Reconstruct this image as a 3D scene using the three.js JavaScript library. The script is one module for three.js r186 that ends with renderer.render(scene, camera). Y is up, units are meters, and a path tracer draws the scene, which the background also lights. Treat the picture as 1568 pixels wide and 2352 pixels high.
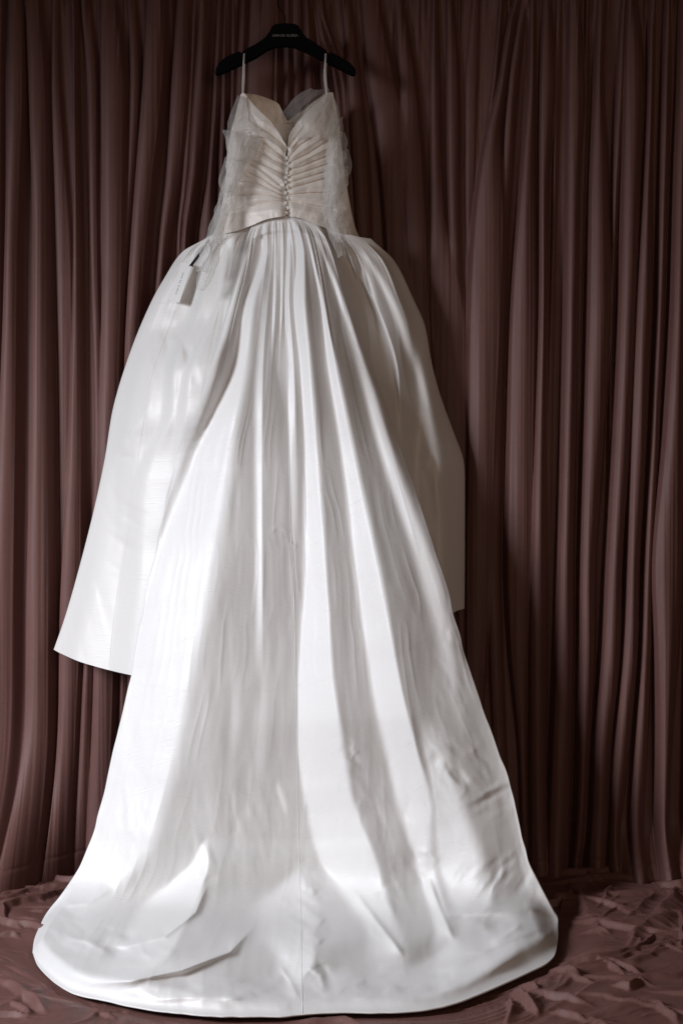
import * as THREE from 'three';
import { mergeGeometries, mergeVertices } from 'three/addons/utils/BufferGeometryUtils.js';
import { RectAreaLightUniformsLib } from 'three/addons/lights/RectAreaLightUniformsLib.js';
import { FontLoader } from 'three/addons/loaders/FontLoader.js';
import { TextGeometry } from 'three/addons/geometries/TextGeometry.js';

// ------------------------------------------------------------------ camera, light, exposure
const EYE = 1.086, DIST = 4.2, FOC = 3225.6;               // lens height, distance to the curtain, focal length in picture units (picture 1568 x 2352)
const scene = new THREE.Scene();
scene.background = new THREE.Color(0x000000);
const camera = new THREE.PerspectiveCamera(2 * Math.atan(1176 / FOC) * 180 / Math.PI, 682 / 1024, 0.05, 60);
camera.position.set(0, EYE, DIST);
camera.lookAt(0, EYE, 0);
scene.add(camera);

const renderer = new THREE.WebGLRenderer({ antialias: true });
renderer.setSize(682, 1024);
renderer.toneMapping = THREE.LinearToneMapping;
renderer.toneMappingExposure = 1.0;
renderer.shadowMap.enabled = true;
RectAreaLightUniformsLib.init();

function areaLight(color, intensity, w, h, from, to) {
  const l = new THREE.RectAreaLight(color, intensity, w, h);
  l.position.set(...from); l.lookAt(...to); scene.add(l); return l;
}
const windowLight = new THREE.SpotLight(0xf4f7ff, 56, 0, 44.5 * Math.PI / 180, 1, 2);   // the window: low on the left, falling off towards the top
windowLight.position.set(-2.9, 2.05, 2.85); windowLight.target.position.set(-0.34, -0.28, 0.5); windowLight.castShadow = true; windowLight.shadow.radius = 28; windowLight.shadow.mapSize.set(2048, 2048);
scene.add(windowLight, windowLight.target);
areaLight(0xffece0, 0.72, 3.0, 2.2, [1.6, 1.5, 4.8], [0, 0.9, 0]);               // the dim room behind the lens
areaLight(0xffcfa6, 2.0, 1.6, 1.0, [0.8, 1.95, 4.1], [0.05, 1.75, 0.2]);          // a warm ceiling lamp towards the bodice

// ------------------------------------------------------------------ helpers
function mulberry(a) { return () => { a |= 0; a = a + 0x6D2B79F5 | 0; let t = Math.imul(a ^ a >>> 15, 1 | a); t = t + Math.imul(t ^ t >>> 7, 61 | t) ^ t; return ((t ^ t >>> 14) >>> 0) / 4294967296; }; }
const clamp = (x, a = 0, b = 1) => Math.min(b, Math.max(a, x));
const lerp = (a, b, t) => a + (b - a) * t;
const sstep = (a, b, x) => { const t = clamp((x - a) / (b - a)); return t * t * (3 - 2 * t); };
const smax = (a, b, k) => 0.5 * (a + b + Math.sqrt((a - b) * (a - b) + k * k));
function hash2(i, j, s) { let h = Math.imul(i, 374761393) + Math.imul(j, 668265263) + Math.imul(s, 974634777) | 0; h = Math.imul(h ^ h >>> 13, 1274126177); return ((h ^ h >>> 16) >>> 0) / 4294967296; }
function vnoise(x, y, s = 0) {
  const i = Math.floor(x), j = Math.floor(y), fx = x - i, fy = y - j, u = fx * fx * fx * (fx * (fx * 6 - 15) + 10), v = fy * fy * fy * (fy * (fy * 6 - 15) + 10);
  return lerp(lerp(hash2(i, j, s), hash2(i + 1, j, s), u), lerp(hash2(i, j + 1, s), hash2(i + 1, j + 1, s), u), v) * 2 - 1;
}
function fbm(x, y, s = 0, o = 4) { let a = 0.5, r = 0; for (let k = 0; k < o; k++) { r += a * vnoise(x, y, s + k * 17); x *= 2.03; y *= 2.03; a *= 0.5; } return r; }
const size = (z) => FOC / (DIST - z);                         // picture units per metre at depth z
const at = (px, py, z) => new THREE.Vector3((px - 784) / size(z), EYE - (py - 1176) / size(z), z);
// rows [[y, v1, v2, ...], ...] -> smooth interpolation at y
function along(rows, y) {
  const n = rows.length;
  if (y <= rows[0][0]) return rows[0].slice(1);
  if (y >= rows[n - 1][0]) return rows[n - 1].slice(1);
  let i = 0; while (rows[i + 1][0] < y) i++;
  const A = rows[i], B = rows[i + 1], h = B[0] - A[0], t = (y - A[0]) / h, out = [];
  const P = rows[Math.max(0, i - 1)], Q = rows[Math.min(n - 1, i + 2)];
  for (let k = 1; k < A.length; k++) {
    const d = (B[k] - A[k]) / h;
    let m0 = i > 0 ? (B[k] - P[k]) / (B[0] - P[0]) : d, m1 = i < n - 2 ? (Q[k] - A[k]) / (Q[0] - A[0]) : d;
    const lim = 3 * Math.abs(d); m0 = clamp(m0, -lim, lim) ; m1 = clamp(m1, -lim, lim);
    if (m0 * d < 0) m0 = 0; if (m1 * d < 0) m1 = 0;
    const t2 = t * t, t3 = t2 * t;
    out.push((2 * t3 - 3 * t2 + 1) * A[k] + (t3 - 2 * t2 + t) * h * m0 + (-2 * t3 + 3 * t2) * B[k] + (t3 - t2) * h * m1);
  }
  return out;
}
function pathAt(pts, t) {                                      // polyline by arc fraction
  let L = 0; const d = [0];
  for (let i = 1; i < pts.length; i++) { L += Math.hypot(pts[i][0] - pts[i - 1][0], pts[i][1] - pts[i - 1][1]); d.push(L); }
  return along(pts.map((p, i) => [d[i] / L, ...p]), t);
}
function toLine(pts, x, y) {                                   // [distance, signed side, fraction]
  let best = 1e9, side = 1, fr = 0;
  for (let i = 0; i < pts.length - 1; i++) {
    const [ax, ay] = pts[i], [bx, by] = pts[i + 1], vx = bx - ax, vy = by - ay, t = clamp(((x - ax) * vx + (y - ay) * vy) / (vx * vx + vy * vy));
    const dx = x - ax - vx * t, dy = y - ay - vy * t, d = Math.hypot(dx, dy);
    if (d < best) { best = d; side = vx * dy - vy * dx; fr = (i + t) / (pts.length - 1); }
  }
  return [best, Math.sign(side), fr];
}
function grid(nu, nv, f, uvScale = 1) {                        // f(i, j) -> Vector3, i across, j down
  const pos = new Float32Array((nu + 1) * (nv + 1) * 3), uv = new Float32Array((nu + 1) * (nv + 1) * 2), idx = [];
  for (let j = 0; j <= nv; j++) for (let i = 0; i <= nu; i++) {
    const p = f(i, j), k = j * (nu + 1) + i;
    pos[3 * k] = p.x; pos[3 * k + 1] = p.y; pos[3 * k + 2] = p.z;
    uv[2 * k] = (p.u ?? p.x) * uvScale; uv[2 * k + 1] = (p.v ?? p.y) * uvScale;
  }
  for (let j = 0; j < nv; j++) for (let i = 0; i < nu; i++) {
    const a = j * (nu + 1) + i, b = a + 1, c = a + nu + 1, d = c + 1;
    idx.push(a, c, b, b, c, d);
  }
  const g = new THREE.BufferGeometry();
  g.setAttribute('position', new THREE.BufferAttribute(pos, 3)); g.setAttribute('uv', new THREE.BufferAttribute(uv, 2));
  g.setIndex(idx); g.computeVertexNormals(); return g;
}
function tube(points, r, seg = 24, rad = 8) { return new THREE.TubeGeometry(new THREE.CatmullRomCurve3(points), seg, r, rad, false); }
function part(name, geometry, material, parent) {
  const m = new THREE.Mesh(geometry, material); m.name = name; m.castShadow = m.receiveShadow = true; parent.add(m); return m;
}
function thing(name, label, category, group) {
  const o = new THREE.Group(); o.name = name; o.userData = { label, category }; if (group) o.userData.group = group; scene.add(o); return o;
}
function shiftToBase(o, p) { o.position.copy(p); for (const c of o.children) c.geometry.translate(-p.x, -p.y, -p.z); }

// ------------------------------------------------------------------ materials
function dataTex(n, f, rep) {
  const d = new Uint8Array(n * n * 4);
  for (let j = 0; j < n; j++) for (let i = 0; i < n; i++) { const v = f(i, j), k = 4 * (j * n + i); if (Array.isArray(v)) { for (let c = 0; c < 3; c++) d[k + c] = clamp(v[c]) * 255; } else d[k] = d[k + 1] = d[k + 2] = clamp(v) * 255; d[k + 3] = 255; }
  const t = new THREE.DataTexture(d, n, n); t.wrapS = t.wrapT = THREE.RepeatWrapping; t.magFilter = THREE.LinearFilter; t.minFilter = THREE.LinearMipmapLinearFilter; t.generateMipmaps = true; t.repeat.set(rep, rep); t.needsUpdate = true; return t;
}
function tile(f, n) { return (i, j) => { const a = i / n, b = j / n; return lerp(lerp(f(i, j), f(i - n, j), a), lerp(f(i, j - n), f(i - n, j - n), a), b); }; }
const rs = mulberry(11);
// slub silk: fine threads across with thicker slubs here and there
const slubs = Array.from({ length: 260 }, () => [rs() * 512, Math.floor(rs() * 512), 12 + rs() * 60, 0.25 + rs() * 0.6]);
const slubMap = new Float32Array(512 * 512);
for (const [x, y, l, a] of slubs) for (let q = -l; q <= l; q++) for (let w = -1; w <= 1; w++) slubMap[((y + w + 512) % 512) * 512 + ((Math.round(x + q) + 1024) % 512)] += a * (1 - Math.abs(q / l)) * (w ? 0.4 : 1);
const silkBump = dataTex(512, tile((i, j) => 0.4 + 0.12 * vnoise(i * 0.05, j * 0.9, 3) + 0.3 * slubMap[((j % 512 + 512) % 512) * 512 + (i % 512 + 512) % 512], 512), 2.2);
const clothBump = dataTex(512, tile((i, j) => 0.5 + 0.25 * vnoise(i * 0.8, j * 0.35, 7) + 0.2 * fbm(i * 0.05, j * 0.02, 9, 3), 512), 3.2);
const clothMap = dataTex(512, tile((i, j) => 0.82 + 0.1 * fbm(i * 0.06, j * 0.02, 19, 3) + 0.26 * (hash2(((i % 512) + 512) % 512, ((j % 512) + 512) % 512, 23) - 0.5), 512), 1.7);
const satin = new THREE.MeshPhysicalMaterial({ color: new THREE.Color().setRGB(0.765, 0.758, 0.745), roughness: 0.46, ior: 1.56, bumpMap: silkBump, bumpScale: 0.0011, side: THREE.DoubleSide });
const satinSheer = satin.clone(); satinSheer.color.setRGB(0.8, 0.785, 0.76); satinSheer.transmission = 0.08; satinSheer.thickness = 0;
const satinUpper = satin.clone(); satinUpper.color.setRGB(0.84, 0.79, 0.73);
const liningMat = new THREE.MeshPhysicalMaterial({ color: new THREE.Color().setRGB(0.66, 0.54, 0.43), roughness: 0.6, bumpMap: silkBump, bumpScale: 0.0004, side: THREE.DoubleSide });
const threadMat = new THREE.MeshStandardMaterial({ color: new THREE.Color().setRGB(0.78, 0.76, 0.74), roughness: 0.6 });
const drape = new THREE.MeshPhysicalMaterial({ color: new THREE.Color().setRGB(0.163, 0.073, 0.062), map: clothMap, roughness: 0.62, bumpMap: clothBump, bumpScale: 0.0005, sheen: 0.9, sheenRoughness: 0.5, sheenColor: new THREE.Color().setRGB(0.44, 0.215, 0.18), side: THREE.DoubleSide });
const velvet = new THREE.MeshPhysicalMaterial({ color: new THREE.Color().setRGB(0.004, 0.004, 0.0042), roughness: 0.95, specularIntensity: 0.15 });
const blackMetal = new THREE.MeshStandardMaterial({ color: 0x0a0a0a, roughness: 0.5, metalness: 0.6 });
const silverInk = new THREE.MeshStandardMaterial({ color: 0x8c8c8c, roughness: 0.6 });
const cardMat = new THREE.MeshStandardMaterial({ color: new THREE.Color().setRGB(0.80, 0.79, 0.77), roughness: 0.75 });
const inkMat = new THREE.MeshStandardMaterial({ color: 0x444444, roughness: 0.8 });
const ribbonMat = new THREE.MeshStandardMaterial({ color: 0x080808, roughness: 0.7 });
const tulleMat = new THREE.MeshPhysicalMaterial({ color: new THREE.Color().setRGB(0.90, 0.885, 0.86), roughness: 0.9, transparent: true, opacity: 0.34, transmission: 0.5, thickness: 0, side: THREE.DoubleSide });

// ------------------------------------------------------------------ curtain: folds as [y, left edge, right edge, depth in cm]
const FOLDS = [
  [[0, -60, -20, 4], [600, -70, -25, 4], [1400, -100, -35, 4], [2100, -120, -40, 4]],
  [[0, -8, 6, 2], [600, -8, 4, 2.5], [1400, -20, 0, 2], [2100, -30, 0, 2]],
  [[0, 26, 50, 3], [200, 27, 56, 4], [564, 22, 47, 5], [1000, 8, 42, 5], [1380, -10, 36, 5], [2100, -40, 30, 4]],
  [[0, 66, 90, 3.5], [200, 75, 107, 4.5], [564, 86, 113, 5.5], [1000, 82, 116, 6], [1380, 74, 119, 6.5], [1700, 70, 119, 6.5], [2100, 40, 105, 6]],
  [[0, 124, 134, 2], [200, 124, 138, 2.5], [564, 133, 160, 2], [900, 140, 165, 1.5], [1400, 142, 160, 1], [2100, 130, 150, 1]],
  [[0, 171, 180, 3], [200, 173, 181, 3.5], [564, 176, 188, 4.5], [1000, 166, 190, 4.5], [1380, 148, 190, 5], [1700, 142, 178, 5], [2100, 120, 165, 5]],
  [[0, 190, 205, 2], [200, 205, 222, 2.5], [564, 212, 224, 2], [1000, 222, 236, 2], [1600, 195, 212, 3.5], [2100, 172, 200, 3.5]],
  [[0, 238, 262, 3], [200, 240, 285, 5], [564, 245, 284, 6], [1000, 236, 276, 6], [1600, 222, 262, 5], [2100, 200, 240, 4]],
  [[0, 298, 310, 2], [200, 304, 320, 3], [564, 290, 300, 3], [900, 275, 285, 2], [1500, 280, 290, 2], [2100, 260, 280, 2]],
  [[0, 345, 380, 4], [200, 335, 374, 5], [564, 308, 338, 5.5], [900, 292, 320, 5], [1500, 300, 330, 4], [2100, 300, 330, 4]],
  [[0, 412, 432, 3], [200, 400, 430, 4.5], [400, 388, 412, 4], [564, 371, 388, 4], [900, 350, 366, 3.5], [1500, 360, 380, 4], [2100, 360, 380, 4]],
  [[0, 448, 456, 2], [200, 438, 447, 2.5], [400, 424, 436, 2.5], [564, 410, 418, 2], [2100, 410, 420, 2]],
  [[0, 464, 482, 3], [200, 452, 472, 4], [400, 440, 458, 4], [564, 423, 437, 4.5], [900, 410, 428, 4], [2100, 440, 460, 4]],
  [[0, 504, 512, 3], [200, 494, 506, 3], [400, 482, 494, 3.5], [564, 462, 490, 4], [2100, 480, 500, 4]],
  [[0, 518, 528, 2.5], [200, 513, 526, 3.5], [500, 505, 518, 4], [2100, 520, 540, 4]],
  [[0, 536, 544, 2.5], [200, 533, 542, 3.5], [500, 528, 538, 3], [2100, 560, 580, 3]],
  [[0, 556, 566, 2.5], [200, 547, 566, 4], [500, 545, 560, 4], [2100, 600, 620, 4]],
  [[0, 580, 630, 4], [200, 574, 622, 4.5], [500, 572, 615, 4.5], [2100, 640, 680, 4]],
  [[0, 636, 641, 2.5], [200, 632, 640, 3], [500, 630, 640, 3], [2100, 700, 720, 3]],
  [[0, 657, 668, 3.5], [200, 655, 668, 4], [500, 655, 668, 4], [2100, 740, 760, 4]],
  [[0, 673, 688, 3], [200, 676, 690, 3], [500, 680, 694, 3], [2100, 780, 800, 3]],
  [[0, 700, 712, 4], [200, 702, 722, 4], [500, 710, 735, 4], [2100, 820, 840, 4]],
  [[0, 716, 722, 3], [200, 740, 752, 3.5], [400, 762, 776, 3], [2100, 860, 880, 3]],
  [[0, 724, 731, 3], [90, 738, 746, 3.5], [170, 764, 771, 3], [300, 776, 790, 2], [2100, 880, 900, 2]],
  [[0, 733, 738, 3], [60, 744, 750, 3.5], [170, 779, 786, 3], [260, 790, 800, 2], [2100, 900, 920, 2]],
  [[0, 786, 800, 3], [200, 800, 822, 4], [400, 812, 840, 4], [700, 830, 850, 3], [2100, 920, 940, 3]],
  [[0, 830, 860, 3], [130, 841, 885, 4.5], [200, 848, 900, 5], [320, 868, 925, 5], [600, 890, 940, 4], [900, 900, 960, 3], [2100, 960, 1000, 3]],
  [[0, 906, 918, 3], [200, 919, 948, 4], [500, 930, 970, 5], [710, 950, 980, 3], [1100, 990, 1010, 2], [2100, 1040, 1060, 2]],
  [[0, 992, 1000, 2.5], [200, 988, 1004, 3.5], [500, 990, 1015, 4], [710, 988, 1055, 3.5], [1000, 1010, 1066, 3], [1500, 1060, 1090, 2], [2100, 1100, 1130, 2]],
  [[0, 1026, 1036, 3], [200, 1026, 1046, 3.5], [500, 1030, 1048, 4], [710, 1040, 1056, 2], [1000, 1050, 1066, 2], [2100, 1140, 1160, 2]],
  [[0, 1085, 1095, 2], [200, 1070, 1089, 2], [500, 1070, 1082, 1.5], [2100, 1150, 1160, 1]],
  [[0, 1146, 1154, 3], [100, 1138, 1144, 3], [200, 1128, 1136, 3], [300, 1114, 1122, 3], [500, 1092, 1102, 2], [2100, 1060, 1080, 2]],
  [[0, 1180, 1190, 3], [80, 1160, 1172, 4], [200, 1142, 1156, 5], [320, 1114, 1140, 6], [500, 1090, 1145, 7], [710, 1078, 1140, 7], [1000, 1074, 1128, 6.5], [1300, 1070, 1120, 5], [1700, 1072, 1100, 4], [2100, 1110, 1130, 4]],
  [[0, 1196, 1206, 3], [200, 1165, 1182, 4], [400, 1150, 1168, 4], [700, 1132, 1150, 5], [1300, 1118, 1140, 4], [2100, 1150, 1170, 3]],
  [[0, 1216, 1224, 3], [200, 1211, 1222, 4], [400, 1196, 1218, 5], [710, 1173, 1218, 6.5], [1000, 1166, 1214, 7], [1300, 1161, 1213, 7], [1500, 1170, 1206, 5], [1728, 1190, 1205, 3.5], [2100, 1200, 1220, 3]],
  [[0, 1246, 1258, 3], [200, 1239, 1264, 4.5], [400, 1236, 1252, 4.5], [710, 1233, 1247, 6.5], [1000, 1224, 1243, 7.5], [1300, 1215, 1241, 8], [1500, 1212, 1240, 8], [1728, 1213, 1240, 7.5], [1900, 1214, 1244, 7.5], [2100, 1210, 1250, 7]],
  [[0, 1278, 1284, 2], [200, 1270, 1280, 2], [500, 1266, 1272, 2], [900, 1256, 1264, 1.5], [1300, 1250, 1258, 1], [2100, 1240, 1246, 1]],
  [[0, 1304, 1320, 4], [200, 1301, 1330, 5], [400, 1298, 1322, 6], [710, 1293, 1314, 7.5], [1000, 1286, 1308, 8], [1300, 1277, 1302, 8], [1500, 1271, 1301, 8], [1728, 1261, 1295, 8], [1900, 1254, 1290, 8], [2100, 1246, 1286, 7]],
  [[0, 1343, 1348, 2], [200, 1338, 1345, 2], [500, 1332, 1337, 1.5], [900, 1326, 1332, 1], [2100, 1340, 1350, 1]],
  [[0, 1370, 1384, 4], [200, 1361, 1376, 5.5], [400, 1353, 1382, 6], [710, 1345, 1386, 8], [1000, 1336, 1370, 8], [1300, 1327, 1352, 8], [1500, 1325, 1350, 8], [1728, 1320, 1340, 8], [1900, 1314, 1330, 7.5], [2100, 1298, 1312, 7]],
  [[0, 1424, 1430, 3], [200, 1413, 1426, 4], [500, 1400, 1410, 4], [900, 1394, 1400, 3], [2100, 1390, 1400, 3]],
  [[0, 1436, 1452, 4], [200, 1429, 1464, 6], [400, 1424, 1456, 7], [710, 1415, 1444, 8], [1000, 1402, 1432, 8.5], [1300, 1386, 1413, 9], [1500, 1376, 1408, 8.5], [1728, 1357, 1386, 8], [1900, 1350, 1380, 7], [2100, 1330, 1360, 6]],
  [[0, 1488, 1496, 3], [200, 1481, 1492, 5], [400, 1472, 1486, 6], [710, 1453, 1480, 8], [1000, 1440, 1468, 8], [1300, 1430, 1453, 8], [1500, 1422, 1448, 8], [1728, 1402, 1428, 7.5], [1900, 1392, 1410, 7], [2100, 1376, 1390, 6]],
  [[0, 1524, 1532, 3], [200, 1516, 1529, 4.5], [710, 1500, 1514, 5.5], [1000, 1486, 1502, 5.5], [1300, 1471, 1486, 6], [1500, 1464, 1482, 6], [1728, 1450, 1471, 6], [2100, 1432, 1450, 5]],
  [[0, 1556, 1566, 4], [200, 1551, 1568, 6], [400, 1542, 1562, 7], [710, 1533, 1556, 8.5], [1000, 1516, 1550, 9], [1300, 1490, 1544, 9], [1500, 1498, 1536, 9], [1728, 1502, 1525, 8.5], [1900, 1502, 1519, 8], [2100, 1490, 1512, 8]],
  [[0, 1590, 1606, 4], [2100, 1560, 1580, 4]], [[0, 1630, 1650, 5], [2100, 1610, 1640, 5]], [[0, -110, -90, 5], [2100, -180, -140, 5]], [[0, -180, -150, 5], [2100, -260, -210, 5]], [[0, 1680, 1710, 5], [2100, 1680, 1700, 5]],
];
const rg = mulberry(5);
const GATHERS = Array.from({ length: 120 }, () => [-200 + rg() * 1980, (rg() - 0.5) * 30, 2.5 + rg() * 3.5, 0.004 + rg() * 0.008, 60 + rg() * 170]);
const FLOOR_PY = 2010;
// curtain surface depth at picture position (px, py)
const curtainCache = new Map();
function curtainRow(py) {
  const k = Math.round(py * 4);
  if (!curtainCache.has(k)) curtainCache.set(k, FOLDS.map((f) => along(f, py)));
  return curtainCache.get(k);
}
function curtainZ(px, py) {
  let z = 0;
  for (const [a, b, cm] of curtainRow(py)) {
    if (px < a - 40 || px > b + 90) continue;
    const w = Math.max(b - a, 5), A = cm * (px < 520 ? 0.013 : 0.0105); let h;
    if (px < a) { const d = (a - px) / (2.2 + 0.08 * w); h = A * Math.exp(-d * d) * 0.86; }
    else if (px < b) { const t = (px - a) / w; h = A * (0.86 + 0.14 * Math.sin(Math.PI * Math.min(1, t * 0.5 / 0.42)) * (t < 0.42 ? 1 : 1) - (t > 0.42 ? 0.16 * ((t - 0.42) / 0.58) ** 2 : 0)); if (t <= 0.42) h = A * (0.86 + 0.14 * Math.sin(Math.PI / 2 * t / 0.42)); else h = A * (1 - 0.2 * ((t - 0.42) / 0.58) ** 2); }
    else { const d = (px - b) / (3 + 0.22 * w); h = A * 0.8 * Math.exp(-d * d * 0.8); }
    z = smax(z, h, 0.006) - 0.0;
  }
  for (const [x, dx, w, a, fade] of GATHERS) { const d = (px - x - dx * py / 400) / w; if (Math.abs(d) < 3 && py < fade) z += a * Math.exp(-d * d) * (1 - py / fade) ** 1.5; }
  z += 0.004 * fbm(px * 0.03, py * 0.0016, 31, 2) + 0.0016 * fbm(px * 0.15, py * 0.0016, 37, 2);
  return z;
}
function curtainSweep(px, py) {                                // the bottom runs forward on to the floor
  const l = sstep(1500, 2080, py); const left = 0.37 * l * l * sstep(215, -10, px);
  const r = sstep(1800, 2010, py); const right = (0.08 + 0.11 * vnoise(px * 0.016, 4, 33)) * r * r * r * sstep(1200, 1300, px);
  return left + right;
}
const curtain = thing('curtain', 'mauve brown fabric backdrop curtain hanging in deep vertical folds behind the wedding dress', 'curtain');
{
  const x0 = -220, x1 = 1790, nu = 1500, nv = 330;
  const g = grid(nu, nv, (i, j) => {
    const px = lerp(x0, x1, i / nu), t = j / nv, py = t < 0.7 ? lerp(-260, 1700, t / 0.7) : lerp(1700, FLOOR_PY, (t - 0.7) / 0.3);
    const p = at(px, py, 0); p.u = p.x * 1.6; p.v = p.y;
    const sw = curtainSweep(px, py), zc = curtainZ(px, py);
    const hemY = px < 700 ? 1946 : 1962; p.z = zc + sw - 0.0025 * Math.exp(-(((py - hemY) / 3) ** 2)) + 0.0012 * sstep(hemY - 2, hemY + 4, py); p.y = Math.max(p.y, 0.004);
    return p;
  });
  part('drape', g, drape, curtain);
}

// ------------------------------------------------------------------ wedding dress
const dress = thing('wedding_dress', 'ivory satin wedding dress with thin straps, ruched bodice and long train spread on the floor', 'dress');
const seamY = (px) => along([[470, 549], [487, 540], [520, 535], [545, 529], [580, 516], [605, 505], [630, 499], [657, 496], [680, 498], [702, 504], [730, 516], [760, 527], [800, 538], [828, 545], [860, 549]], px)[0];
const bodyZ = (px) => 0.15 + 0.115 * Math.sqrt(Math.max(0.02, 1 - ((px - 657) / 172) ** 2));
// bands: [[y, left, right, softL, softR, strength], ...]; a bright band is cloth turned to the left
function bandSum(bands, px, py) {
  let s = 0;
  for (const b of bands) {
    if (py < b[0][0] || py > b[b.length - 1][0]) continue;
    const [a, c, sl, sr, k] = along(b, py);
    if (px < a - sl || px > c + sr) continue;
    s += k * sstep(a - sl, a + sl, px) * (1 - sstep(c - sr, c + sr, px));
  }
  return s;
}
function reliefGrid(nu, nv, xy, bands, gain, blur) {           // integrates the cloth's turn across each row into depth
  const Z = new Float32Array((nu + 1) * (nv + 1));
  for (let j = 0; j <= nv; j++) {
    let z = 0, prev = null; const row = new Float32Array(nu + 1), xs = [];
    for (let i = 0; i <= nu; i++) {
      const [px, py] = xy(i, j), s = bandSum(bands, px, py) * gain * (1 + 0.45 * (1 - sstep(650, 1150, py))); xs.push(px);
      if (prev) z += 0.5 * (s + prev[1]) * (px - prev[0]) / 800;
      row[i] = z; prev = [px, s];
    }
    const w = xs[nu] - xs[0] || 1;
    for (let i = 0; i <= nu; i++) Z[j * (nu + 1) + i] = row[i] - row[nu] * (xs[i] - xs[0]) / w;
  }
  for (let k = 0; k < blur; k++) { const C = Z.slice(); for (let j = 1; j < nv; j++) for (let i = 0; i <= nu; i++) Z[j * (nu + 1) + i] = 0.5 * C[j * (nu + 1) + i] + 0.25 * (C[(j - 1) * (nu + 1) + i] + C[(j + 1) * (nu + 1) + i]); }
  return Z;
}
// ---- under skirt, a closed bell
const TL = [[505, 580], [530, 566], [600, 550], [690, 524], [850, 479], [950, 445], [1040, 407], [1150, 380], [1320, 345], [1580, 294], [1720, 262], [1850, 232], [1980, 187], [2060, 135], [2110, 100], [2150, 80], [2186, 75]];
const TR = [[505, 730], [530, 756], [600, 784], [690, 812], [850, 861], [1040, 925], [1320, 1018], [1450, 1052], [1580, 1094], [1720, 1144], [1850, 1185], [1950, 1205], [1975, 1212], [2050, 1252], [2090, 1272], [2104, 1281], [2112, 1282]];
const SL = [[535, 478], [548, 474], [580, 420], [640, 378], [700, 345], [800, 303], [930, 262], [1060, 240], [1180, 214], [1320, 178], [1420, 149], [1492, 124]];
const SR = [[535, 842], [548, 850], [600, 905], [690, 950], [745, 974], [830, 990], [900, 1008], [990, 1040], [1050, 1062], [1100, 1067], [1250, 1067], [1400, 1066]];
const SKIRT_BANDS = [
  [[760, 305, 340, 10, 8, 0], [850, 284, 348, 8, 6, 0.3], [950, 262, 332, 8, 5, 0.4], [1050, 232, 262, 8, 14, 0.5], [1100, 212, 240, 6, 12, 0.6], [1320, 172, 200, 8, 20, 0.7], [1500, 120, 165, 8, 24, 0.6], [1640, 80, 130, 8, 24, 0.6]],
  [[1000, 285, 312, 10, 4, 0], [1100, 266, 308, 10, 4, 0.4], [1200, 266, 292, 8, 4, 0.3], [1260, 264, 280, 8, 4, 0]],
  [[740, 395, 410, 8, 8, 0], [850, 378, 398, 6, 8, 0.8], [950, 374, 394, 8, 8, 0.7], [1100, 308, 332, 4, 14, 0.5], [1320, 278, 320, 6, 14, 0.55], [1640, 242, 282, 6, 14, 0.5]],
  [[560, 482, 487, 3, 4, 0.4], [690, 443, 463, 8, 10, 0.9], [850, 380, 400, 8, 10, 0.5], [920, 372, 392, 8, 10, 0]],
  [[545, 515, 519, 2, 3, 0.6], [690, 497, 506, 4, 5, 1.2], [850, 424, 438, 5, 8, 0.9], [960, 405, 425, 6, 8, 0.6], [1080, 385, 400, 6, 8, 0]],
  [[540, 535, 538, 2, 3, 0.7], [640, 525, 530, 2, 3, 0.9], [760, 510, 515, 3, 4, 0.3], [800, 500, 508, 3, 4, 0]],
  [[550, 770, 775, 2, 3, 0.4], [690, 846, 857, 4, 3, 1.0], [780, 885, 894, 5, 2, 1.3], [850, 903, 912, 5, 2, 1.5], [940, 912, 918, 5, 3, 0.8], [1020, 915, 922, 5, 4, 0]],
  [[550, 815, 822, 3, 4, 0.3], [690, 890, 905, 8, 10, 0.5], [850, 945, 965, 10, 12, 0.3], [950, 970, 990, 10, 12, 0]],
  [[545, 790, 795, 3, 3, 0.4], [650, 845, 852, 4, 6, 0.5], [800, 868, 882, 6, 8, 0.2], [900, 880, 900, 6, 8, 0]],
  [[760, 945, 965, 10, 14, 0], [900, 960, 985, 10, 14, 0.5], [1100, 955, 1005, 14, 14, 0.7], [1640, 980, 1030, 14, 14, 0.6]],
];
const skirtHem = [[0, 1492], [0.015, 1500], [0.07, 1522], [0.19, 1551], [0.35, 1575], [0.6, 1560], [0.85, 1480], [0.98, 1404], [1, 1398]];
const SNU = 320, SNV = 300;
const skirtXY = (i, j) => {
  const u = i / SNU, v = j / SNV, yl = lerp(549, 1492, v), yr = lerp(549, 1398, v);
  const xl = along(SL, yl)[0], xr = along(SR, yr)[0];
  const e = 0.5 - 0.5 * Math.cos(Math.PI * u), uu = lerp(u, e, 0.55);
  const px = lerp(xl, xr, uu), base = lerp(yl, yr, uu);
  return [px, base + (seamY(lerp(474, 850, uu)) - 549) * (1 - v) ** 2.2 + (along(skirtHem, uu)[0] - lerp(1492, 1398, uu)) * v ** 3, uu, v];
};
const skirtRelief = reliefGrid(SNU, SNV, skirtXY, SKIRT_BANDS, 1.4, 3);
const skirtFront = (uu, v) => { const d = lerp(0.085, 0.21, sstep(0, 0.5, v)), c = lerp(0.14, 0.10, sstep(0, 0.6, v)); return c + d * Math.pow(Math.max(0, 1 - Math.abs(2 * uu - 1) ** 2.1), 0.78); };
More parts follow.
